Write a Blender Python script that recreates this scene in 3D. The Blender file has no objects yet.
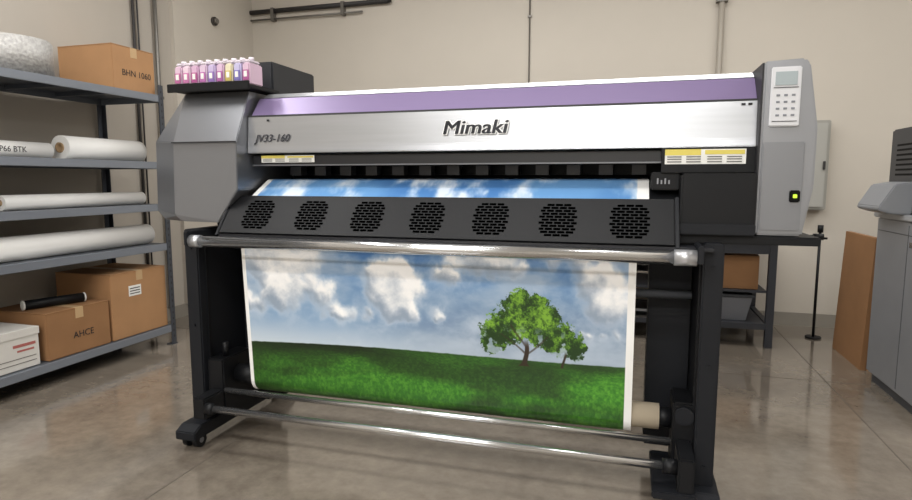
import bpy, bmesh, math, random
import numpy as np
from mathutils import Vector, Matrix
random.seed(3); rng=np.random.RandomState(7)
S=bpy.context.scene
try:
    S.view_settings.view_transform='Standard'
except Exception: pass

def lin(h):
    h=h.lstrip('#'); c=[int(h[i:i+2],16)/255 for i in (0,2,4)]
    return tuple((x/12.92 if x<=.04045 else ((x+.055)/1.055)**2.4) for x in c)
MATS={}
def mat(name,hexc,rough=.5,metal=0,var=0.0,vscale=8,bump=0,bscale=60,emit=0,coat=0,spec=None,trans=0,stretch=None):
    if name in MATS: return MATS[name]
    m=bpy.data.materials.new(name); m.use_nodes=True
    nt=m.node_tree; b=nt.nodes['Principled BSDF']; c=lin(hexc)
    b.inputs['Base Color'].default_value=(*c,1)
    b.inputs['Roughness'].default_value=rough; b.inputs['Metallic'].default_value=metal
    if coat: b.inputs['Coat Weight'].default_value=coat
    if spec is not None: b.inputs['Specular IOR Level'].default_value=spec
    if trans: b.inputs['Transmission Weight'].default_value=trans
    if emit:
        b.inputs['Emission Color'].default_value=(*c,1); b.inputs['Emission Strength'].default_value=emit
    tc=nt.nodes.new('ShaderNodeTexCoord'); src=tc.outputs['Object']
    if stretch:
        mp=nt.nodes.new('ShaderNodeMapping'); mp.inputs['Scale'].default_value=stretch
        nt.links.new(src,mp.inputs['Vector']); src=mp.outputs['Vector']
    if var:
        n=nt.nodes.new('ShaderNodeTexNoise'); n.inputs['Scale'].default_value=vscale; n.inputs['Detail'].default_value=6
        nt.links.new(src,n.inputs['Vector'])
        r=nt.nodes.new('ShaderNodeValToRGB')
        r.color_ramp.elements[0].position=.3; r.color_ramp.elements[1].position=.7
        r.color_ramp.elements[0].color=(*[x*(1-var) for x in c],1)
        r.color_ramp.elements[1].color=(*[min(1,x*(1+var)) for x in c],1)
        nt.links.new(n.outputs['Fac'],r.inputs['Fac']); nt.links.new(r.outputs['Color'],b.inputs['Base Color'])
    if bump:
        n2=nt.nodes.new('ShaderNodeTexNoise'); n2.inputs['Scale'].default_value=bscale; n2.inputs['Detail'].default_value=3
        nt.links.new(tc.outputs['Object'],n2.inputs['Vector'])
        bp=nt.nodes.new('ShaderNodeBump'); bp.inputs['Strength'].default_value=bump; bp.inputs['Distance'].default_value=.01
        nt.links.new(n2.outputs['Fac'],bp.inputs['Height']); nt.links.new(bp.outputs['Normal'],b.inputs['Normal'])
    MATS[name]=m; return m

def group(name,loc):
    e=bpy.data.objects.new(name,None); e.empty_display_size=.1; e.location=loc
    S.collection.objects.link(e); return e
def attach(o,p):
    if p is not None:
        o.parent=p; o.matrix_parent_inverse=Matrix.Translation(p.location).inverted()
def mesh_obj(name,verts,faces,m,parent=None,bevel=0,smooth=False,seg=2):
    me=bpy.data.meshes.new(name); me.from_pydata([tuple(v) for v in verts],[],faces)
    bm=bmesh.new(); bm.from_mesh(me); bmesh.ops.recalc_face_normals(bm,faces=bm.faces)
    if bevel:
        bmesh.ops.bevel(bm,geom=bm.edges[:],offset=bevel,segments=seg,affect='EDGES',clamp_overlap=True)
    bm.to_mesh(me); bm.free()
    if smooth:
        for f in me.polygons: f.use_smooth=True
    if m: me.materials.append(m)
    o=bpy.data.objects.new(name,me); S.collection.objects.link(o); attach(o,parent); return o
BF=[(0,1,3,2),(4,6,7,5),(0,4,5,1),(2,3,7,6),(0,2,6,4),(1,5,7,3)]
def bverts(x0,x1,y0,y1,z0,z1): return [(x,y,z) for x in (x0,x1) for y in (y0,y1) for z in (z0,z1)]
def box(name,x0,x1,y0,y1,z0,z1,m,parent=None,bevel=0):
    return mesh_obj(name,bverts(x0,x1,y0,y1,z0,z1),BF,m,parent,bevel)
def boxes(name,lst,m,parent=None):
    V=[];F=[]
    for b in lst:
        n=len(V); V+=bverts(*b); F+=[tuple(i+n for i in f) for f in BF]
    return mesh_obj(name,V,F,m,parent)
def prism(name,prof,a0,a1,axis,m,parent=None,bevel=0):
    n=len(prof)
    if axis=='x': V=[(a0,p[0],p[1]) for p in prof]+[(a1,p[0],p[1]) for p in prof]
    else: V=[(p[0],a0,p[1]) for p in prof]+[(p[0],a1,p[1]) for p in prof]
    F=[tuple(range(n)),tuple(range(2*n-1,n-1,-1))]+[(i,(i+1)%n,n+(i+1)%n,n+i) for i in range(n)]
    return mesh_obj(name,V,F,m,parent,bevel)
def tube(name,p0,p1,ro,m,parent=None,ri=0,seg=28,smooth=True):
    p0=Vector(p0);p1=Vector(p1);d=(p1-p0).normalized()
    a=d.orthogonal().normalized(); b=d.cross(a)
    V=[];F=[]
    rings=[(p0,ri),(p0,ro),(p1,ro),(p1,ri)] if ri else [(p0,ro),(p1,ro)]
    for p,r in rings:
        for i in range(seg):
            t=2*math.pi*i/seg; V.append(p+a*math.cos(t)*r+b*math.sin(t)*r)
    nr=len(rings)
    for k in range(nr if ri else 1):
        k2=(k+1)%nr
        for i in range(seg):
            j=(i+1)%seg; F.append((k*seg+i,k*seg+j,k2*seg+j,k2*seg+i))
    if not ri: F+= [tuple(range(seg)),tuple(range(2*seg-1,seg-1,-1))]
    o=mesh_obj(name,V,F,m,parent)
    for f in o.data.polygons:
        if smooth and len(f.vertices)==4:
            if abs(f.normal.dot(d))<.5: f.use_smooth=True
    return o
def text(name,s,loc,rot,size,m,parent=None,extrude=.001,sx=1,shear=0,offset=0,align='CENTER'):
    cu=bpy.data.curves.new(name,'FONT'); cu.body=s; cu.size=size; cu.extrude=extrude; cu.shear=shear; cu.offset=offset
    cu.align_x=align; cu.align_y='CENTER'; cu.resolution_u=3
    cu.materials.append(m)
    o=bpy.data.objects.new(name,cu); S.collection.objects.link(o)
    o.location=loc; o.rotation_euler=rot; o.scale=(sx,1,1)
    bpy.context.view_layer.update()
    dg=bpy.context.evaluated_depsgraph_get()
    me=bpy.data.meshes.new_from_object(o.evaluated_get(dg)); me.transform(o.matrix_world)
    me.name=name
    bpy.data.objects.remove(o); o2=bpy.data.objects.new(name,me); S.collection.objects.link(o2)
    if not me.materials: me.materials.append(m)
    attach(o2,parent); return o2

# ------------------------------------------------------------ room
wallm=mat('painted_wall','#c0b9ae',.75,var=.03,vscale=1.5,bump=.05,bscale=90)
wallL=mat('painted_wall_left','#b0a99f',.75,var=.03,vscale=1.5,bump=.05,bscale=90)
ceilm=mat('ceiling_paint','#dcdbd8',.9,var=.03)
basem=mat('baseboard_vinyl','#8a857c',.5,var=.05)
XL,XR,YB,YF,ZC=-3.46,3.4,5.0,-3.6,3.2
def floor_mat():
    m=bpy.data.materials.new('polished_concrete'); m.use_nodes=True; nt=m.node_tree; b=nt.nodes['Principled BSDF']
    L=nt.links.new; N=nt.nodes.new
    tc=N('ShaderNodeTexCoord')
    n1=N('ShaderNodeTexNoise'); n1.inputs['Scale'].default_value=1.1; n1.inputs['Detail'].default_value=9; n1.inputs['Roughness'].default_value=.65
    n2=N('ShaderNodeTexNoise'); n2.inputs['Scale'].default_value=14; n2.inputs['Detail'].default_value=8; n2.inputs['Roughness'].default_value=.7
    L(tc.outputs['Object'],n1.inputs['Vector']); L(tc.outputs['Object'],n2.inputs['Vector'])
    mx=N('ShaderNodeMix'); mx.inputs[0].default_value=.38
    L(n1.outputs['Fac'],mx.inputs[2]); L(n2.outputs['Fac'],mx.inputs[3])
    r=N('ShaderNodeValToRGB'); e=r.color_ramp.elements
    e[0].position=.36; e[0].color=(*lin('#625950'),1); e[1].position=.64; e[1].color=(*lin('#8f8578'),1)
    k=r.color_ramp.elements.new(.5); k.color=(*lin('#7a7166'),1)
    L(mx.outputs[0],r.inputs['Fac']); L(r.outputs['Color'],b.inputs['Base Color'])
    r2=N('ShaderNodeMapRange'); r2.inputs['From Min'].default_value=.3; r2.inputs['From Max'].default_value=.7
    r2.inputs['To Min'].default_value=.07; r2.inputs['To Max'].default_value=.22
    b.inputs['Specular IOR Level'].default_value=.9
    b.inputs['Coat Weight'].default_value=.5; b.inputs['Coat Roughness'].default_value=.08
    L(n1.outputs['Fac'],r2.inputs['Value']); L(r2.outputs['Result'],b.inputs['Roughness'])
    return m
box('floor',XL-.1,XR+.1,YF-.1,YB+.1,-.1,0,floor_mat())
box('ceiling',XL-.1,XR+.1,YF-.1,YB+.1,ZC,ZC+.1,ceilm)
box('wall_back',XL-.1,XR+.1,YB,YB+.1,0,ZC,wallm)
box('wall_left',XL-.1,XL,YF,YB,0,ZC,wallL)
box('wall_right',XR,XR+.1,YF,YB,0,ZC,wallm)
box('wall_front',XL-.1,XR+.1,YF-.1,YF,0,ZC,mat('painted_wall_front','#d2cec6',.8,var=.02))
box('baseboard_back',XL+.012,XR-.012,YB-.012,YB,0,.1,basem)
box('baseboard_left',XL,XL+.012,YF,YB,0,.1,basem)
box('baseboard_right',XR-.012,XR,YF,YB-.012,0,.1,basem)
jm=mat('floor_joint_fill','#544c43',.7)
boxes('floor_joint',[(XL+.02,XR-.02,3.62,3.625,-.002,.0005),(-1.585,-1.58,YF+.02,YB-.02,-.002,.0005),(1.05,1.055,YF+.02,YB-.02,-.002,.0005),(XL+.02,XR-.02,1.2,1.205,-.002,.0005)],jm)
pipem=mat('galvanized_conduit','#77746f',.4,.6)
darkpipe=mat('dark_cable','#2c2a2a',.6)
box('trim_1',XL,XL+.035,3.98,YB,.1,ZC,wallm,None)
g=group('conduit_pipe',(XL+.03,3.75,1.6))
tube('pipe',(XL+.03,3.80,0.1),(XL+.03,3.80,ZC-.01),.014,pipem,g)
for z in (.9,1.7,2.5): box('clip',XL,XL+.05,3.775,3.825,z,z+.02,pipem,g)
g=group('electrical_cable',(XL+.03,3.6,1.6))
tube('pipe',(XL+.02,3.6,0.1),(XL+.02,3.6,ZC-.01),.010,darkpipe,g)
tube('pipe_2',(XL+.02,3.64,0.1),(XL+.02,3.64,ZC-.01),.006,darkpipe,g)
for z in (.9,1.7,2.5): box('clip',XL,XL+.035,3.585,3.655,z,z+.02,pipem,g)
g=group('conduit_pipe',(-2.6,YB-.04,2.6))
tube('pipe',(XL+.04,YB-.03,2.62),(-2.05,YB-.03,2.62),.02,darkpipe,g)
tube('riser',(-2.05,YB-.03,2.61),(-2.05,YB-.03,ZC-.01),.02,darkpipe,g)
tube('pipe_2',(XL+.04,YB-.03,2.55),(-2.3,YB-.03,2.55),.008,pipem,g)
for x in (-3.2,-2.5): box('clip',x,x+.03,YB-.052,YB,2.53,2.645,pipem,g)
g=group('conduit_pipe',(.59,YB-.04,2))
tube('pipe',(.59,YB-.03,0.12),(.59,YB-.03,ZC-.01),.02,mat('painted_conduit','#9d968b',.45),g)
for z in (.7,1.6,2.4): box('clip',.55,.63,YB-.055,YB,z,z+.025,pipem,g)
g=group('electrical_cable',(-.84,YB-.02,2))
tube('cable',(-.84,YB-.008,0.12),(-.84,YB-.008,ZC-.01),.006,mat('cable_grey','#57524b',.6),g)
for z in (.7,1.6,2.4): box('clip',-.855,-.825,YB-.016,YB,z,z+.015,pipem,g)
g=group('electrical_panel',(1.2,YB-.06,1.2))
epm=mat('panel_grey_enamel','#97968f',.4,var=.02)
box('enclosure',1.08,1.34,YB-.10,YB-.003,.88,1.52,epm,g,.006)
box('door',1.10,1.32,YB-.112,YB-.10,.90,1.50,mat('panel_door_enamel','#a2a19b',.4),g,.004)
box('latch',1.30,1.315,YB-.125,YB-.112,1.17,1.23,darkpipe,g,.002)
g=group('smoke_detector',(XL+.05,4.45,2.5))
tube('base',(XL+.036,4.45,2.42),(XL+.055,4.45,2.42),.035,mat('detector_dark','#3a3632',.5),g)
tube('dome',(XL+.055,4.45,2.42),(XL+.075,4.45,2.42),.022,mat('detector_grey','#6a655e',.5),g)

# ceiling lights; the front and side ones are added fill
fixm=mat('fixture_white','#d8d8d4',.5)
def ceiling_light(x,y,w,l,e):
    g=group('ceiling_light',(x,y,ZC-.04))
    box('tray',x-w/2,x+w/2,y-l/2,y+l/2,ZC-.05,ZC,fixm,g,.004)
    li=bpy.data.lights.new('tube_light','AREA'); li.shape='RECTANGLE'; li.size=w-.06; li.size_y=l-.06; li.energy=e
    li.color=(1,.99,.972)
    o=bpy.data.objects.new('tube_light',li); o.location=(x,y,ZC-.06); S.collection.objects.link(o); attach(o,g)
ceiling_light(-.6,-2.6,3.4,.6,175)  # fill lamp added behind the camera to brighten the hanging print
ceiling_light(-.6,-.7,2.4,.4,70)  # added front fill, lifts the light on the print
ceiling_light(-.6,1.3,1.8,.3,28)
ceiling_light(-.6,3.6,3.8,.3,54)
ceiling_light(2.6,2.6,.5,2.2,54)  # lamp added on the right to even out dark corners
ceiling_light(-2.5,1.4,.4,2.2,44)  # lamp added on the left, evens out the darker corner there

# ------------------------------------------------------------ noise + print art
def vnoise(x,y,seed):
    r=np.random.RandomState(seed).rand(64,64)
    xi=np.floor(x).astype(int); yi=np.floor(y).astype(int); fx=x-xi; fy=y-yi
    fx=fx**3*(fx*(6*fx-15)+10); fy=fy**3*(fy*(6*fy-15)+10)
    a=r[yi%64,xi%64]; b=r[yi%64,(xi+1)%64]; c=r[(yi+1)%64,xi%64]; d=r[(yi+1)%64,(xi+1)%64]
    return (a*(1-fx)+b*fx)*(1-fy)+(c*(1-fx)+d*fx)*fy
def fbm(x,y,seed,o=5,g=.5,bil=False):
    v=0;a=1;t=0
    for i in range(o):
        ca,sa=math.cos(.6*i),math.sin(.6*i)
        n=vnoise((x*ca-y*sa)*2**i+i*7.3,(x*sa+y*ca)*2**i+i*3.1,seed+i)
        if bil: n=np.abs(2*n-1)
        v=v+a*n; t+=a; a*=g
    return v/t
def sm(a,b,x):
    t=np.clip((x-a)/(b-a),0,1); return t*t*(3-2*t)
def rgb(h): return np.array([int(h[i:i+2],16)/255 for i in (1,3,5)])
def mixc(a,b,t): return a*(1-t[...,None])+b*t[...,None]
A=2.6
_r=np.random.RandomState(44); PUFF=[]
for (cx,cy,rx,ry,n,rr) in [(.10,.13,.12,.10,26,.13),(.17,.30,.11,.09,24,.11),(.03,.36,.04,.06,8,.08),(.27,.42,.06,.03,8,.06),(.43,.24,.07,.13,30,.12),(.39,.40,.09,.04,16,.07),(.50,.40,.06,.03,8,.06),(.66,.10,.10,.07,22,.10),(.56,.20,.03,.05,6,.07),(.94,.22,.06,.13,22,.11),(.86,.07,.05,.04,8,.07),(.92,.44,.06,.02,6,.05)]:
    for k in range(n):
        a=_r.rand()*6.283; q=math.sqrt(_r.rand()); PUFF.append(((cx+math.cos(a)*q*rx)*A,cy+math.sin(a)*q*ry,rr*(.4+.9*_r.rand()**1.5)*(1.15-.5*q)))
def dens(s,t):
    X=s*A
    wx=X+.08*(fbm(X*7+1,t*7,401,5,.62)-.5); wy=t+.08*(fbm(X*7+7,t*7+4,411,5,.62)-.5)
    acc=0
    for (px,py,pr) in PUFF:
        acc=acc+np.exp(-((wx-px)**2+((wy-py)*1.1)**2)/(pr*pr)*1.7)
    body=1-np.exp(-acc*.7)
    n=fbm(wx*5,wy*6.5,421,6,.6)
    return body*.95+(n-.5)*.95
def art(s,t):
    X=s*A; Y=t
    one=np.ones(s.shape+(3,))
    col=one*rgb('#4a7ab4')
    col=mixc(col,rgb('#7f9fc2'),sm(.06,.38,t))
    col=mixc(col,rgb('#6b819e'),sm(.2,.5,t)*sm(.2,.7,s)*.95)
    col=mixc(col,rgb('#d3dde6'),sm(.40,.63,t)*(.9-.45*s))
    v=fbm(X*1.5+.3,Y*3.6,511,6,.55)
    col=mixc(col,rgb('#bccad9'),sm(.38,.64,v)*.7*(1-sm(.56,.64,t)))
    D=dens(s,t)
    k1=dens(s-.004,t+.014); k0=dens(s+.004,t-.014); q1=dens(s-.012,t+.07); q0=dens(s+.012,t-.07)
    lit=.58+(k1-k0)*.48+(q1-q0)*.34+(D-.6)*.12
    cc=mixc(one*rgb('#93a2b5'),rgb('#ffffff'),sm(.16,.80,lit))
    m=sm(.20,.78,D)
    col=mixc(col,rgb('#cad5e1'),sm(-.1,.4,D)*.55)
    col=mixc(col,cc,m)
    # grass
    hor=.622-.040*s-.010*np.sin(s*5)+.003*(fbm(X*30,Y*0,5,3)-.5)
    gmask=sm(0,.006,t-hor); d=np.clip((t-hor)/(.93-hor),0,1)
    g1=fbm(X*60,Y*60/(.5+.9*d+.01),51,3,.7); g2=fbm(X*1.6,Y*7,71,4)
    gc=mixc(one*rgb('#2e681d'),rgb('#66a636'),np.clip((g1-.3)*1.25,0,1))
    gc=gc*(.62+.56*sm(.35,.65,g2)*(.6+.4*s))[...,None]
    gc=gc*(1-.60*np.exp(-(d/.2)**2)*(1-s)**.6)[...,None]
    gc=gc*(1-.2*sm(.6,1,d))[...,None]
    gc=mixc(gc,rgb('#24480f'),.55*np.exp(-((s-.79)/.085)**2-((t-.628)/.014)**2))
    col=mixc(col,np.clip(gc,0,1),gmask)
    # tree
    t=.19+1.14*(t-.210); Y=t
    base=.672
    xx=(s-.757)*A-.010*np.sin(t*25)
    def limb(x0,y0,x1,y1,w0,w1):
        k=np.clip((t-y0)/(y1-y0),0,1); return (1-sm(0,.004,np.abs((s*A)-(x0+(x1-x0)*k)-.010*np.sin(t*25))-(w0+(w1-w0)*k)))*(t>min(y0,y1))*(t<max(y0,y1))
    tm=limb(.757*A,.50,.757*A,base-.01,.009,.014)
    tm=np.maximum(tm,(1-sm(0,.006,np.abs(xx)-(.012+.02*np.clip((t-.64)/.03,0,1)**2)))*(t>.63)*(t<base))
    br=np.maximum(limb(.700*A,.48,.757*A,.60,.004,.008),limb(.812*A,.48,.757*A,.60,.004,.008))
    br=np.maximum(br,limb(.725*A,.42,.757*A,.56,.004,.007))
    tm2=limb(.848*A,.54,.845*A,.665,.004,.006)
    c=np.full(s.shape,-9.0)
    for (cx,cy,rx,ry) in [(.757,.38,.064,.14),(.715,.43,.050,.11),(.688,.48,.040,.10),(.80,.42,.046,.13),(.742,.30,.036,.09),(.778,.32,.036,.09),(.838,.49,.040,.10),(.864,.53,.032,.08),(.675,.55,.024,.06),(.815,.53,.025,.04)]:
        c=np.maximum(c,1-((s-cx)/rx)**2-((t-cy)/ry)**2)
    e=fbm(X*30,Y*30,91,5,.75)-.5
    cm=sm(-.04,.08,c+e*2.1)
    gap=sm(.60,.68,fbm(X*20+9,Y*20,133,4))*sm(.40,.52,t)
    cm=cm*(1-gap*.85)
    lf=fbm(X*60,Y*60,141,3,.85); lg=fbm(X*12,Y*12,151,3)
    lit=np.clip((lf-.40)*2.0+(lg-.5)*2.0+(.42-t)*1.5,0,1)
    lc=mixc(one*rgb('#19380a'),rgb('#7bab34'),lit)
    col=mixc(col,lc,cm)
    col=mixc(col,one*rgb('#33261a'),np.maximum(np.maximum(tm*sm(.50,.56,t),tm2*sm(.56,.6,t)),br*.6))
    mg=(s<.011)|(s>.983)
    col[mg]=rgb('#f4f4f2')
    return np.clip(col,0,1)
def art2(s,t):
    X=s*5.2
    col=np.ones(s.shape+(3,))*rgb('#6a9cd0')
    col=mixc(col,rgb('#4a7cb8'),sm(.4,.7,fbm(X*.7,t,211,3)))
    n=fbm(X*1.7,t*1.1,203,6,.6)
    col=mixc(col,rgb('#e8eff7'),sm(.44,.66,n+.10*np.exp(-((s-.65)/.3)**2))*.9)
    col[(s<.015)|(s>.975)]=rgb('#f4f4f2')
    return col
def print_sheet(name,path,x0,x1,fn,nu,nv,mt,parent):
    p=np.array(path,float); seg=np.sqrt(((p[1:]-p[:-1])**2).sum(1)); L=np.concatenate([[0],np.cumsum(seg)])
    tt=np.linspace(0,1,nv); yy=np.interp(tt*L[-1],L,p[:,0]); zz=np.interp(tt*L[-1],L,p[:,1])
    ss=np.linspace(0,1,nu)
    Sg,Tg=np.meshgrid(ss,tt)
    V=np.stack([x0+(x1-x0)*Sg,np.repeat(yy[:,None],nu,1),np.repeat(zz[:,None],nu,1)],-1).reshape(-1,3)
    idx=np.arange(nu*nv).reshape(nv,nu)
    F=np.stack([idx[:-1,:-1],idx[1:,:-1],idx[1:,1:],idx[:-1,1:]],-1).reshape(-1,4)
    me=bpy.data.meshes.new(name); me.from_pydata(V.tolist(),[],F.tolist())
    c=fn(Sg,Tg).reshape(-1,3); c=np.where(c<=.04045,c/12.92,((c+.055)/1.055)**2.4)
    at=me.color_attributes.new('Col','FLOAT_COLOR','POINT')
    at.data.foreach_set('color',np.concatenate([c,np.ones((len(c),1))],1).astype(np.float32).ravel())
    for f in me.polygons: f.use_smooth=True
    me.materials.append(mt); o=bpy.data.objects.new(name,me); S.collection.objects.link(o); attach(o,parent); return o
pm=bpy.data.materials.new('printed_media'); pm.use_nodes=True
an=pm.node_tree.nodes.new('ShaderNodeAttribute'); an.attribute_name='Col'
pb=pm.node_tree.nodes['Principled BSDF']; pb.inputs['Roughness'].default_value=.4
pm.node_tree.links.new(an.outputs['Color'],pb.inputs['Base Color'])

# ------------------------------------------------------------ PRINTER
P=group('large_format_printer',(-.7,2.3,0))
silver=mat('silver_plastic','#adafb3',.3,.72,var=.05,vscale=3,stretch=(.6,1,14))
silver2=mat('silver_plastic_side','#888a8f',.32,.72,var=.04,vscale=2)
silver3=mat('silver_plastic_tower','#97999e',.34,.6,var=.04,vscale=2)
purple=mat('lilac_trim','#827399',.36,.2)
black=mat('black_plastic','#0e0f12',.5,spec=.28)
blackD=mat('deep_black','#040405',.7,spec=.2)
legm=mat('charcoal_powdercoat','#15171c',.55,bump=.05,bscale=300,spec=.3)
chrome=mat('brushed_aluminium','#d6d7d9',.2,.95)
white=mat('white_plastic','#dcdcd8',.4)
paper=mat('label_white','#e6e6e2',.6)
yellow=mat('warning_yellow','#d9c960',.5)
ink=mat('label_ink','#1e1e22',.6)

X0,X1=-1.5,.375
prism('top_cover',[(2.12,1.205),(2.124,1.23),(2.127,1.26),(2.135,1.352),(2.66,1.352),(2.66,1.205),(2.4,1.205),(2.36,1.225),(2.2,1.225),(2.16,1.205)],X0,X1,'x',silver,P,.003)
prism('lilac_band',[(2.139,1.354),(2.20,1.43),(2.60,1.43),(2.64,1.354)],X0+.012,X1-.002,'x',purple,P,.003)
prism('cover_crest',[(2.20,1.431),(2.235,1.452),(2.55,1.452),(2.60,1.431)],X0+.03,X1-.002,'x',silver,P,.003)
prism('cover_seam',[(2.1335,1.349),(2.1355,1.356),(2.15,1.356),(2.15,1.349)],X0,X1,'x',ink,P)
box('rear_body',X0,X1,2.46,2.66,.93,1.204,blackD,P)
box('carriage_rail',X0+.02,X1-.22,2.40,2.458,1.12,1.195,black,P,.003)
tube('rail_rod',(X0+.02,2.26,1.165),(.13,2.26,1.165),.006,chrome,P)
box('inner_beam',X0+.005,.135,2.2,2.30,1.172,1.2,black,P,.004)
box('front_lip',X0+.005,.135,2.15,2.19,1.155,1.196,mat('cover_lip','#1d1e22',.35),P,.004)
box('front_lip_edge',X0+.005,.135,2.146,2.15,1.155,1.160,mat('lip_edge','#77797e',.3,.5),P)
boxes('pinch_roller',[(x,x+.05,2.31,2.36,1.118,1.155) for x in np.arange(-1.42,.06,.118)],mat('pinch_grey','#3a3b40',.4),P)
prism('platen',[(2.12,.93),(2.12,1.028),(2.24,1.095),(2.459,1.100),(2.459,.93)],X0,.37,'x',black,P)
print_sheet('platen_media',[(2.46,1.106),(2.30,1.102),(2.24,1.101),(2.19,1.074),(2.118,1.034)],-1.485,.055,art2,420,34,pm,P)
pf=[(1.985,.893),(2.10,1.035),(2.118,1.035),(2.118,.893)]
prism('dryer_panel',pf,-1.552,.135,'x',black,P,.004)
prism('dryer_end_cap',[(1.98,.885),(2.1,1.042),(2.115,1.042),(2.115,.885)],-1.565,-1.553,'x',legm,P,.002)
prism('dryer_end_cap_2',[(1.98,.885),(2.1,1.042),(2.115,1.042),(2.115,.885)],.136,.148,'x',legm,P,.002)
box('dryer_lip',-1.555,.25,1.99,2.10,.876,.889,mat('dryer_lip_grey','#202126',.4),P,.003)
nrm=Vector((0,-(1.035-.893),(2.10-1.985))).normalized(); up=Vector((0,2.10-1.985,1.035-.893)).normalized()
org=Vector((0,(1.985+2.10)/2,(.893+1.035)/2))
V=[];F=[]
for i in range(7):
    cx=-1.406+.2335*i
    rows=11
    for r in range(rows):
        hv=(r-(rows-1)/2)*.0125
        k=abs(r-(rows-1)/2)/((rows-1)/2)
        w=.064*math.sqrt(max(0,1-.45*k**3))
        cell=.0285
        off=(.5*cell if r%2 else 0)
        for c in range(-4,5):
            a=c*cell+off-cell*.42; b=c*cell+off+cell*.42
            a=max(a,-w); b=min(b,w)
            if b-a<.006: continue
            q=[org+up*(hv-.0042)+nrm*.0012,org+up*(hv+.0042)+nrm*.0012]
            n0=len(V)
            V+= [q[0]+Vector((cx+a,0,0)),q[0]+Vector((cx+b,0,0)),q[1]+Vector((cx+b,0,0)),q[1]+Vector((cx+a,0,0))]
            F.append((n0,n0+1,n0+2,n0+3))
gs=mesh_obj('grille_slots',V,F,mat('grille_slot_shade','#010101',1.0,spec=0),P)  # flat black quads on the panel; their colour imitates shade inside open slots
tube('front_roller',(-1.60,1.945,.862),(.13,1.945,.862),.021,chrome,P)
tube('roller_collar',(.13,1.945,.862),(.195,1.945,.862),.025,mat('roller_collar','#b9babd',.3,.6),P)
tube('roller_collar_2',(-1.645,1.945,.862),(-1.60,1.945,.862),.024,silver,P)
box('roller_bracket',-1.66,-1.645,1.92,2.06,.845,.90,legm,P,.003)
box('roller_bracket_2',.196,.214,1.92,2.06,.845,.90,legm,P,.003)

# left housing (faceted)
f=[(-1.81,2.15,1.455),(-1.80,2.055,1.25),(-1.80,2.045,.955),(-1.77,2.05,.93),(-1.60,2.05,.927),(-1.502,2.05,1.06),(-1.502,2.055,1.25),(-1.502,2.15,1.455)]
bk=[(-1.86,2.24,1.455),(-1.97,2.145,1.26),(-1.975,2.14,.965),(-1.92,2.12,.93),(-1.60,2.12,.927),(-1.502,2.12,1.06),(-1.502,2.12,1.25),(-1.502,2.24,1.455)]
re=[(x,2.66,z) for x,y,z in bk]
V=f+bk+re; F=[(0,1,6,7),(1,2,3,4,5,6)]
for o_ in (0,8):
    for i in range(8):
        j=(i+1)%8; F.append((o_+i,o_+j,o_+8+j,o_+8+i))
F.append(tuple(range(16,24)))
mesh_obj('ink_housing',V,F,silver2,P,.003)
prism('housing_badge_seam',[(2.042,1.246),(2.052,1.246),(2.052,1.250),(2.042,1.250)],-1.80,-1.502,'x',ink,P)
prism('ink_tray',[(2.09,1.459),(2.09,1.474),(2.30,1.474),(2.30,1.459)],-1.84,-1.455,'x',black,P,.003)
box('tray_front_lip',-1.842,-1.453,2.082,2.09,1.452,1.486,black,P,.002)
box('controller_box',-1.68,-1.49,2.305,2.66,1.456,1.60,mat('controller_dark','#202227',.5),P,.006)
cols=['#b06092','#c070a4','#a8508a','#b068a6','#8a6cb0','#a4609c','#bfae62','#766eb0','#a85a90']
low=['#d0b4c8','#dac4d2','#ccaac4','#d2bcd0','#bfb0d2','#ccb0c8','#d8d0b4','#bab4d4','#d0b4c8']
cap=mat('cartridge_cap','#d8d0d8',.3)
for i,c in enumerate(cols):
    x=-1.825+i*.0405; cm=mat('ink_%d'%i,c,.28,coat=.4)
    box('cartridge_body_%d'%i,x,x+.034,2.11,2.20,1.4755,1.560,mat('cart_low_%d'%i,low[i],.25,coat=.5),P,.005)
    box('cartridge_front_%d'%i,x+.003,x+.031,2.107,2.11,1.492,1.532,cm,P,.001)
    box('cartridge_shoulder_%d'%i,x+.003,x+.031,2.115,2.19,1.561,1.574,cap,P,.005)
    tube('cartridge_cap_%d'%i,(x+.017,2.15,1.574),(x+.017,2.15,1.586),.011,cap,P,seg=12)
    box('cartridge_tag_%d'%i,x+.010,x+.024,2.1055,2.107,1.505,1.527,paper,P)
# right tower
tw=[(.378,.925),(.378,1.46),(.49,1.465),(.505,1.45),(.535,1.26),(.535,1.08),(.51,.925)]
prism('operator_tower',tw,2.085,2.66,'y',silver3,P,.006)
prism('tower_rear_base',[(.15,.895),(.15,.922),(.56,.922),(.56,.895)],2.07,2.62,'y',black,P,.003)
box('tower_seam',.372,.377,2.082,2.6,.93,1.455,ink,P)
box('control_panel',.397,.480,2.074,2.086,1.262,1.44,mat('panel_light','#d4d5d9',.35),P,.003)
box('control_lcd',.408,.468,2.0715,2.0735,1.385,1.425,mat('lcd','#a3aeb2',.2),P)
kx=[]
for r in range(4):
    for c in range(3): kx.append((.413+c*.021,.413+c*.021+.010,2.0725,2.0735,1.292+r*.020,1.298+r*.020))
boxes('control_keys',kx,mat('key_dark','#7b7f86',.4),P)
boxes('panel_print',[(.404,.473,2.0725,2.0735,1.276,1.278),(.404,.473,2.0725,2.0735,1.377,1.379)],ink,P)
box('tower_door',.385,.502,2.079,2.086,.94,1.215,mat('tower_door','#8b8d92',.34,.6),P,.003)
box('power_button_frame',.466,.496,2.072,2.0785,1.030,1.067,blackD,P,.003)
box('power_button',.475,.487,2.069,2.0715,1.043,1.055,mat('button_green','#c9e04a',.3,emit=.5),P,.002)
box('maintenance_cover',.15,.372,2.06,2.40,.925,1.12,black,P,.006)
box('cover_lower_lip',.15,.372,2.045,2.059,.925,.96,legm,P,.003)
box('side_block',.06,.149,2.13,2.40,1.065,1.125,black,P,.004)
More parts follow.
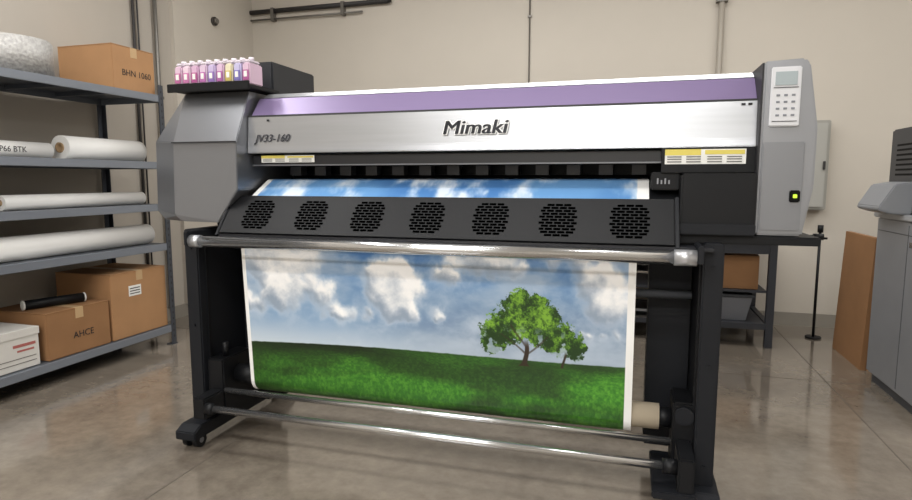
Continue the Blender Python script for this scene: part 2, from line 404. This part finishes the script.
boxes('side_block_label',[(.078+.012*k,.083+.012*k,2.1285,2.1295,1.085,1.104-.006*(k%2)) for k in range(4)],mat('tiny_print','#8c8d92',.5),P)
def warn(x0,x1,z0,z1,y,nm):
    box(nm,x0,x1,y-.001,y,z0,z1,paper,P)
    boxes(nm+'_strip',[(x0,x0+(x1-x0)*.45,y-.002,y-.001,z0+(z1-z0)*.6,z1),(x0+(x1-x0)*.5,x1-.004,y-.002,y-.001,z1-(z1-z0)*.35,z1-.003)],yellow,P)
    boxes(nm+'_print',[(x0+(x1-x0)*a,x0+(x1-x0)*(a+.18),y-.0025,y-.0015,z0+(z1-z0)*b,z0+(z1-z0)*(b+.07)) for a in (.03,.27,.53,.77) for b in (.12,.3,.46)],mat('fine_print','#6a6a68',.6),P)
warn(-1.45,-1.21,1.168,1.196,2.144,'warning_label')
warn(.10,.345,1.150,1.198,2.118,'warning_label_2')
box('label_backing',.09,.372,2.119,2.16,1.122,1.203,black,P,.002)
rot=(math.atan2(.147,.015),0,0)
boxes('cover_symbols',[(.325,.337,2.1285,2.1305,1.335,1.342),(.345,.357,2.1285,2.1305,1.335,1.342),(-1.41,-1.40,2.1285,2.1305,1.33,1.338)],ink,P)
ld=mat('logo_dark','#33343a',.35,.3); lw=mat('logo_edge','#f6f6f6',.35)
LS=.071; LX=1.17
for k,(dx,dz) in enumerate([(-.004,-.003),(.0055,-.003),(-.004,.0025),(.0055,.0025)]):
    text('logo_outline_%d'%k,'Mimaki',(-.553+dx,2.1225+dz*.1,1.285+dz),rot,LS,lw,P,.0008,LX,shear=.18)
for k,dx in enumerate((-.0018,-.0004,.0010,.0026)):
    text('logo_text_%d'%k,'Mimaki',(-.553+dx,2.1205,1.285),rot,LS,ld,P,.0010,LX,shear=.18)
text('model_text','JV33-160',(-1.385,2.1225,1.262),rot,.042,mat('model_ink','#33343a',.4),P,.0008,1.0,shear=.3,offset=.0004)
# frame
box('cross_beam',-1.66,.22,2.22,2.44,.80,.892,legm,P,.004)
box('under_pan',-1.66,.22,2.12,2.60,.893,.925,black,P,.003)
for s_,(a,b) in enumerate([(-1.745,-1.68),(.222,.284)]):
    n='leg_%d'%(s_+1)
    prism(n,[(2.02,.075),(2.02,.90),(2.58,.90),(2.58,.075)],a,b,'x',legm,P,.005)
    prism('foot_%d'%(s_+1),[(1.93,.045),(1.93,.08),(1.97,.10),(2.62,.10),(2.68,.07),(2.68,.045)],a-.015,b+.015,'x',legm,P,.004)
    prism('leg_rib_%d'%(s_+1),[(2.06,.12),(2.06,.84),(2.075,.84),(2.075,.12)],(b if s_==0 else a-.006),(b+.006 if s_==0 else a),'x',black,P)
    boxes('leg_bolts_%d'%(s_+1),[((a+b)/2-.005,(a+b)/2+.005,2.014,2.02,z,z+.010) for z in (.16,.5,.82)],legm,P)
    for yy in (1.985,2.62):
        for dx in (-.024,.024):
            xc=(a+b)/2+dx
            tube('caster_wheel',(xc-.011,yy,.0305),(xc+.011,yy,.0305),.030,black,P)
            tube('caster_hub',(xc-.0125,yy,.0305),(xc+.0125,yy,.0305),.012,silver2,P)
        box('caster_fork',(a+b)/2-.01,(a+b)/2+.01,yy-.012,yy+.012,.02,.046,legm,P)
box('inner_leg_panel',.07,.218,2.30,2.44,.10,.799,legm,P,.004)
box('inner_leg_panel_2',-1.678,-1.56,2.30,2.44,.10,.799,legm,P,.004)
tube('rear_media_bar',(-1.66,2.56,.74),(.21,2.56,.74),.022,chrome,P)
tube('rear_media_bar_2',(-1.50,2.2,.70),(.21,2.2,.70),.016,silver2,P)
tube('rear_roll',(-1.45,2.56,.55),(.0,2.56,.55),.06,mat('rear_roll_paper','#8c8c88',.6),P)
tube('rear_roll_shaft',(-1.67,2.56,.55),(.21,2.56,.55),.018,silver2,P)
RY,RZ,RR=2.145,.274,.06
arc=[(RY+RR*math.cos(t),RZ+RR*math.sin(t)) for t in np.linspace(math.pi,math.pi*1.5,10)]
print_sheet('hanging_print',[(2.045,.871),(2.055,.83)]+[(2.055+(RY-RR-2.055)*k,.83+(RZ-.83)*k) for k in np.linspace(.1,1,8)]+arc[1:],-1.500,.022,art,1000,400,pm,P)
tube('take_up_roll',(-1.499,RY,RZ),(.02,RY,RZ),RR-.002,white,P)
tube('take_up_core',(-1.50,RY,RZ),(.115,RY,RZ),.045,mat('core_cardboard','#cbbda6',.7),P,ri=.036)
tube('take_up_hub',(.10,RY,RZ),(.16,RY,RZ),.035,black,P)
tube('take_up_hub_2',(-1.60,RY,RZ),(-1.502,RY,RZ),.04,black,P)
tube('tension_bar',(-1.60,1.93,.195),(.19,1.93,.195),.014,chrome,P)
tube('guide_bar',(-1.60,2.05,.228),(.15,2.05,.228),.012,chrome,P)
box('take_up_motor',.155,.222,2.06,2.22,.12,.36,black,P,.006)
box('take_up_arm',.165,.215,1.90,2.06,.12,.235,black,P,.006)
box('take_up_base',.09,.222,1.89,2.2,.10,.125,legm,P,.004)
tube('take_up_knob',(.12,1.93,.195),(.164,1.93,.195),.024,black,P)
tube('take_up_knob_2',(.19,2.04,.32),(.19,2.06,.32),.03,legm,P)
box('take_up_motor_2',-1.679,-1.60,2.04,2.24,.12,.36,black,P,.006)
box('take_up_arm_2',-1.66,-1.60,1.92,2.04,.15,.235,black,P,.006)
tube('take_up_knob_3',(-1.60,1.93,.195),(-1.565,1.93,.195),.022,black,P)
tube('take_up_post',(-1.63,2.1,.36),(-1.63,2.1,.42),.012,black,P)
tube('side_lever',(.535,2.25,.91),(.60,2.25,.91),.007,legm,P)
tube('lever_grip',(.585,2.25,.91),(.615,2.25,.91),.011,black,P)

# ------------------------------------------------------------ shelving
shm=mat('shelf_steel','#60656d',.42,.4,var=.06,vscale=5)
shl=mat('shelf_edge','#858b95',.38,.4)
pst=mat('shelf_post','#4b4f57',.42,.4)
SX0,SX1,SY0,SY1=-3.43,-2.93,1.38,3.27
G=group('metal_shelving_unit',((SX0+SX1)/2,(SY0+SY1)/2,0))
LV=[.13,.68,.94,1.21,1.635]
for i,z in enumerate(LV):
    box('deck_%d'%i,SX0+.012,SX1-.012,SY0+.01,SY1-.01,z-.006,z,shm,G)
    box('lip_%d'%i,SX1-.012,SX1,SY0,SY1,z-.042,z+.002,shl,G,.002)
    box('lip_back_%d'%i,SX0,SX0+.012,SY0,SY1,z-.042,z+.002,shm,G)
    boxes('end_lip_%d'%i,[(SX0+.012,SX1-.012,SY0,SY0+.01,z-.042,z),(SX0+.012,SX1-.012,SY1-.01,SY1,z-.042,z)],shl,G)
    boxes('deck_rib_%d'%i,[(SX0+.02,SX1-.02,y,y+.02,z-.03,z-.006) for y in np.arange(SY0+.3,SY1-.1,.31)],shm,G)
for (x,sx) in ((SX0,1),(SX1,-1)):
    for (y,sy) in ((SY0,1),(SY1,-1)):
        xa,xb=sorted((x-sx*.003,x+sx*.035)); ya,yb=sorted((y-sy*.003,y+sy*.035))
        x2=sorted((x-sx*.003,x)); y2=sorted((y-sy*.003,y-sy*.0005))
        boxes('post',[(x2[0],x2[1],ya,yb,0,1.70),(xa,xb,y2[0],y2[1],0,1.70)],pst,G)
        boxes('post_holes',[((SX1+.0031 if x==SX1 else SX0-.0032),(SX1+.0036 if x==SX1 else SX0-.0031),(ya+yb)/2-.004,(ya+yb)/2+.004,z,z+.014) for z in np.arange(.05,1.68,.04)],ink,G)
        box('post_foot',xa-.005,xb+.005,ya-.005,yb+.005,0,.006,pst,G)
boxes('post_holes_end',[(x-.004,x+.004,SY0-.0036,SY0-.0031,z,z+.014) for z in np.arange(.05,1.68,.04) for x in (SX0+.018,SX1-.018)],ink,G)

card=mat('cardboard','#a87f58',.8,var=.07,vscale=6,bump=.03,bscale=40)
cardD=mat('cardboard_dark','#906945',.8,var=.07,vscale=6)
tape=mat('packing_tape','#bd9f78',.3)
def carton(x0,x1,y0,y1,z0,z1,txt=None,m=card,label=False,open_=False,tz=.5):
    g=group('cardboard_box',((x0+x1)/2,(y0+y1)/2,z0))
    box('carton',x0,x1,y0,y1,z0,z1-.004,m,g,.003)
    ym=(y0+y1)/2
    boxes('flaps',[(x0,x1,y0,ym-.001,z1-.004,z1),(x0,x1,ym+.001,y1,z1-.004,z1)],m,g)
    boxes('tape_strip',[(x0,x1,ym-.025,ym+.025,z1,z1+.0006),(x1,x1+.0008,ym-.025,ym+.025,z1-.06,z1)],tape,g)
    if txt:
        text('marking',txt,(x1+.001,y0+(y1-y0)*.55,z0+(z1-z0)*tz*.8),(math.pi/2,0,math.pi/2),(z1-z0)*.2,ink,g,.0003,1)
    if label:
        box('shipping_label',x1,x1+.001,y0+(y1-y0)*.3,y0+(y1-y0)*.52,z0+(z1-z0)*.62,z0+(z1-z0)*.78,paper,g)
        boxes('label_print',[(x1+.001,x1+.0013,y0+(y1-y0)*.32,y0+(y1-y0)*.5,z0+(z1-z0)*k,z0+(z1-z0)*(k+.015)) for k in (.65,.69,.73)],ink,g)
    return g
carton(-3.38,-2.97,2.93,3.255,1.638,1.90,'BHN 1060')
carton(-3.38,-2.96,2.80,3.24,.133,.535,None,label=True)
carton(-3.36,-2.96,2.38,2.78,.133,.39,'AHCE',m=cardD)
g=group('white_carton',(-3.1,2.15,.13)); wc=mat('white_carton','#cfccc6',.7,var=.03)
box('carton',-3.3,-2.97,1.98,2.34,.133,.335,wc,g,.003)
boxes('red_print',[(-2.97,-2.9692,2.20,2.32,.25,.265),(-2.97,-2.9692,2.22,2.31,.225,.235)],mat('red_print','#a8605a',.6),g)
boxes('grey_print',[(-2.97,-2.9692,2.10,2.32,.19,.194),(-2.97,-2.9692,2.10,2.32,.165,.169)],mat('grey_print','#6f6c68',.6),g)
boxes('lid_edge',[(-3.303,-2.967,1.977,2.343,.30,.338)],wc,g)
g=group('mailing_tube',(-3.08,2.5,.42))
tube('tube',(-3.16,2.42,.4185),(-3.06,2.7,.4185),.026,black,g)
tube('cap',(-3.163,2.412,.4185),(-3.16,2.42,.4185),.027,white,g)
tube('cap_2',(-3.06,2.7,.4185),(-3.057,2.708,.4185),.027,white,g)
rollp=mat('media_roll_white','#ecebe8',.5,var=.02,vscale=3)
corem=mat('roll_core','#a58a68',.8)
def roll(x,y0,y1,z,r,dx=0,nm='paper_roll',name_txt=None):
    g=group(nm,(x,(y0+y1)/2,z))
    tube('media',(x,y0,z+r),(x+dx,y1,z+r),r,rollp,g,ri=r*.42,seg=36)
    tube('core',(x,y0-.008,z+r),(x+dx,y1+.008,z+r),r*.42,corem,g,ri=r*.34)
    if name_txt:
        text('roll_label',name_txt,(x+r+.0005,(y0+y1)/2+.06,z+r),(math.pi/2,0,math.pi/2),r*.9,ink,g,.0003)
    return g
roll(-3.10,2.66,3.22,1.211,.068)
roll(-3.12,2.02,2.60,1.211,.045,name_txt='P66 BTK')
roll(-3.08,2.28,3.20,.941,.040)
roll(-3.06,2.10,3.21,.681,.064)
roll(-3.22,2.02,3.16,.681,.055)
g=group('bubble_wrap_roll',(-3.16,2.45,1.636))
bw=mat('bubble_wrap','#a19f9c',.4,var=.25,vscale=70,bump=.5,bscale=60)
tube('wrap',(-3.16,2.45,1.637),(-3.16,2.45,1.815),.20,bw,g,ri=.06,seg=48)
tube('loose_layer',(-3.155,2.455,1.65),(-3.155,2.455,1.825),.185,bw,g,ri=.08,seg=48)

# ------------------------------------------------------------ right side
cab=mat('cabinet_grey','#8a8c90',.42,.15,var=.03)
cabD=mat('cabinet_seam','#4a4c50',.5)
C=group('metal_cabinet',(1.7,3.45,0))
box('plinth',1.30,2.05,3.05,3.72,0,.05,cabD,C)
box('carcass',1.28,2.08,3.02,3.75,.05,.90,cab,C,.006)
box('worktop',1.265,2.10,3.0,3.77,.90,.93,mat('cabinet_top','#a0a2a5',.4,.1),C,.005)
boxes('side_seam',[(1.2785,1.28,3.36,3.364,.07,.88),(1.2785,1.28,3.04,3.73,.83,.834)],cabD,C)
boxes('front_doors',[(1.30,1.67,3.005,3.02,.08,.88),(1.69,2.06,3.005,3.02,.08,.88)],cab,C)
boxes('handles',[(1.62,1.635,2.985,3.005,.55,.7),(1.725,1.74,2.985,3.005,.55,.7),(1.262,1.278,3.18,3.3,.78,.805)],chrome,C)
M=group('desktop_laminator',(1.6,3.4,.93))
dm=mat('machine_dark','#33353a',.4); lm=mat('machine_light','#85888d',.45)
prism('body',[(3.25,.931),(3.25,1.24),(3.32,1.36),(3.74,1.36),(3.74,.931)],1.31,2.0,'x',dm,M,.008)
box('front_band',1.302,2.008,3.24,3.75,1.02,1.05,silver2,M,.004)
prism('output_tray',[(1.16,.95),(1.16,.968),(1.22,1.075),(1.30,1.09),(1.30,.931),(1.22,.931)],3.40,3.70,'y',lm,M,.005)
boxes('vents',[(1.3085,1.31,3.36,3.66,1.12+k*.025,1.13+k*.025) for k in range(7)],blackD,M)
g=group('flat_cardboard_sheet',(1.42,4.2,0))
for k in range(3):
    o_=.035*k-.03
    mesh_obj('sheet_%d'%k,[(1.33+o_,3.9,0),(1.33+o_,4.40,0),(1.36+o_,4.40,.77-.02*k),(1.36+o_,3.9,.77-.02*k),(1.36+o_,3.9,0),(1.36+o_,4.40,0),(1.39+o_,4.40,.77-.02*k),(1.39+o_,3.9,.77-.02*k)],[(0,1,2,3),(4,5,6,7),(0,1,5,4),(2,3,7,6),(0,3,7,4),(1,2,6,5)],cardD if k!=1 else card,g)
g=group('pole_stand',(1.245,4.63,0))
tube('base',(1.245,4.63,0),(1.245,4.63,.012),.05,black,g)
tube('pole',(1.245,4.63,.012),(1.245,4.63,.74),.009,black,g)
tube('knob',(1.245,4.63,.74),(1.245,4.63,.79),.018,black,g)
tube('cross_grip',(1.20,4.63,.70),(1.29,4.63,.70),.008,black,g)
W=group('workbench',(.3,4.5,0))
bl=mat('bench_frame','#2b2d33',.5)
box('top',-.5,.93,4.22,4.92,.70,.735,mat('bench_top','#6b5a48',.6,var=.08),W,.004)
boxes('frame',[(x,x+.045,y,y+.045,0,.70) for x in (-.48,.865) for y in (4.25,4.85)]+[(-.435,.865,4.255,4.285,.62,.70),(-.435,.865,4.86,4.89,.62,.70),(.87,.905,4.295,4.85,.12,.16),(-.475,-.44,4.295,4.85,.12,.16),(-.435,.865,4.255,4.285,.12,.16),(-.435,.865,4.86,4.89,.12,.16)],bl,W)
box('lower_shelf',-.435,.865,4.285,4.86,.14,.155,bl,W)
box('mid_shelf',-.435,.865,4.285,4.86,.36,.375,bl,W)
carton(.42,.82,4.32,4.8,.376,.60,None,m=cardD)
g=group('plastic_storage_bin',(.6,4.5,.155))
bn=mat('bin_grey','#74767b',.5)
mesh_obj('tub',[(.48,4.34,.156),(.76,4.34,.156),(.76,4.78,.156),(.48,4.78,.156),(.45,4.31,.32),(.79,4.31,.32),(.79,4.81,.32),(.45,4.81,.32)],[(0,1,2,3),(4,5,6,7),(0,1,5,4),(1,2,6,5),(2,3,7,6),(3,0,4,7)],bn,g,.004)
box('lid',.44,.80,4.30,4.82,.321,.338,mat('bin_lid','#3c3e42',.5),g,.004)

# ------------------------------------------------------------ world/camera
w=bpy.data.worlds.new('World'); S.world=w; w.use_nodes=True
w.node_tree.nodes['Background'].inputs[0].default_value=(.9,.95,1,1); w.node_tree.nodes['Background'].inputs[1].default_value=.3
cd=bpy.data.cameras.new('camera'); cd.sensor_width=36; cd.lens=600/912*36; cd.clip_start=.05
co=bpy.data.objects.new('camera',cd); co.location=(0,0,1.1); co.rotation_euler=(math.radians(90-6.7),0,math.radians(16.3))
S.collection.objects.link(co); S.camera=co
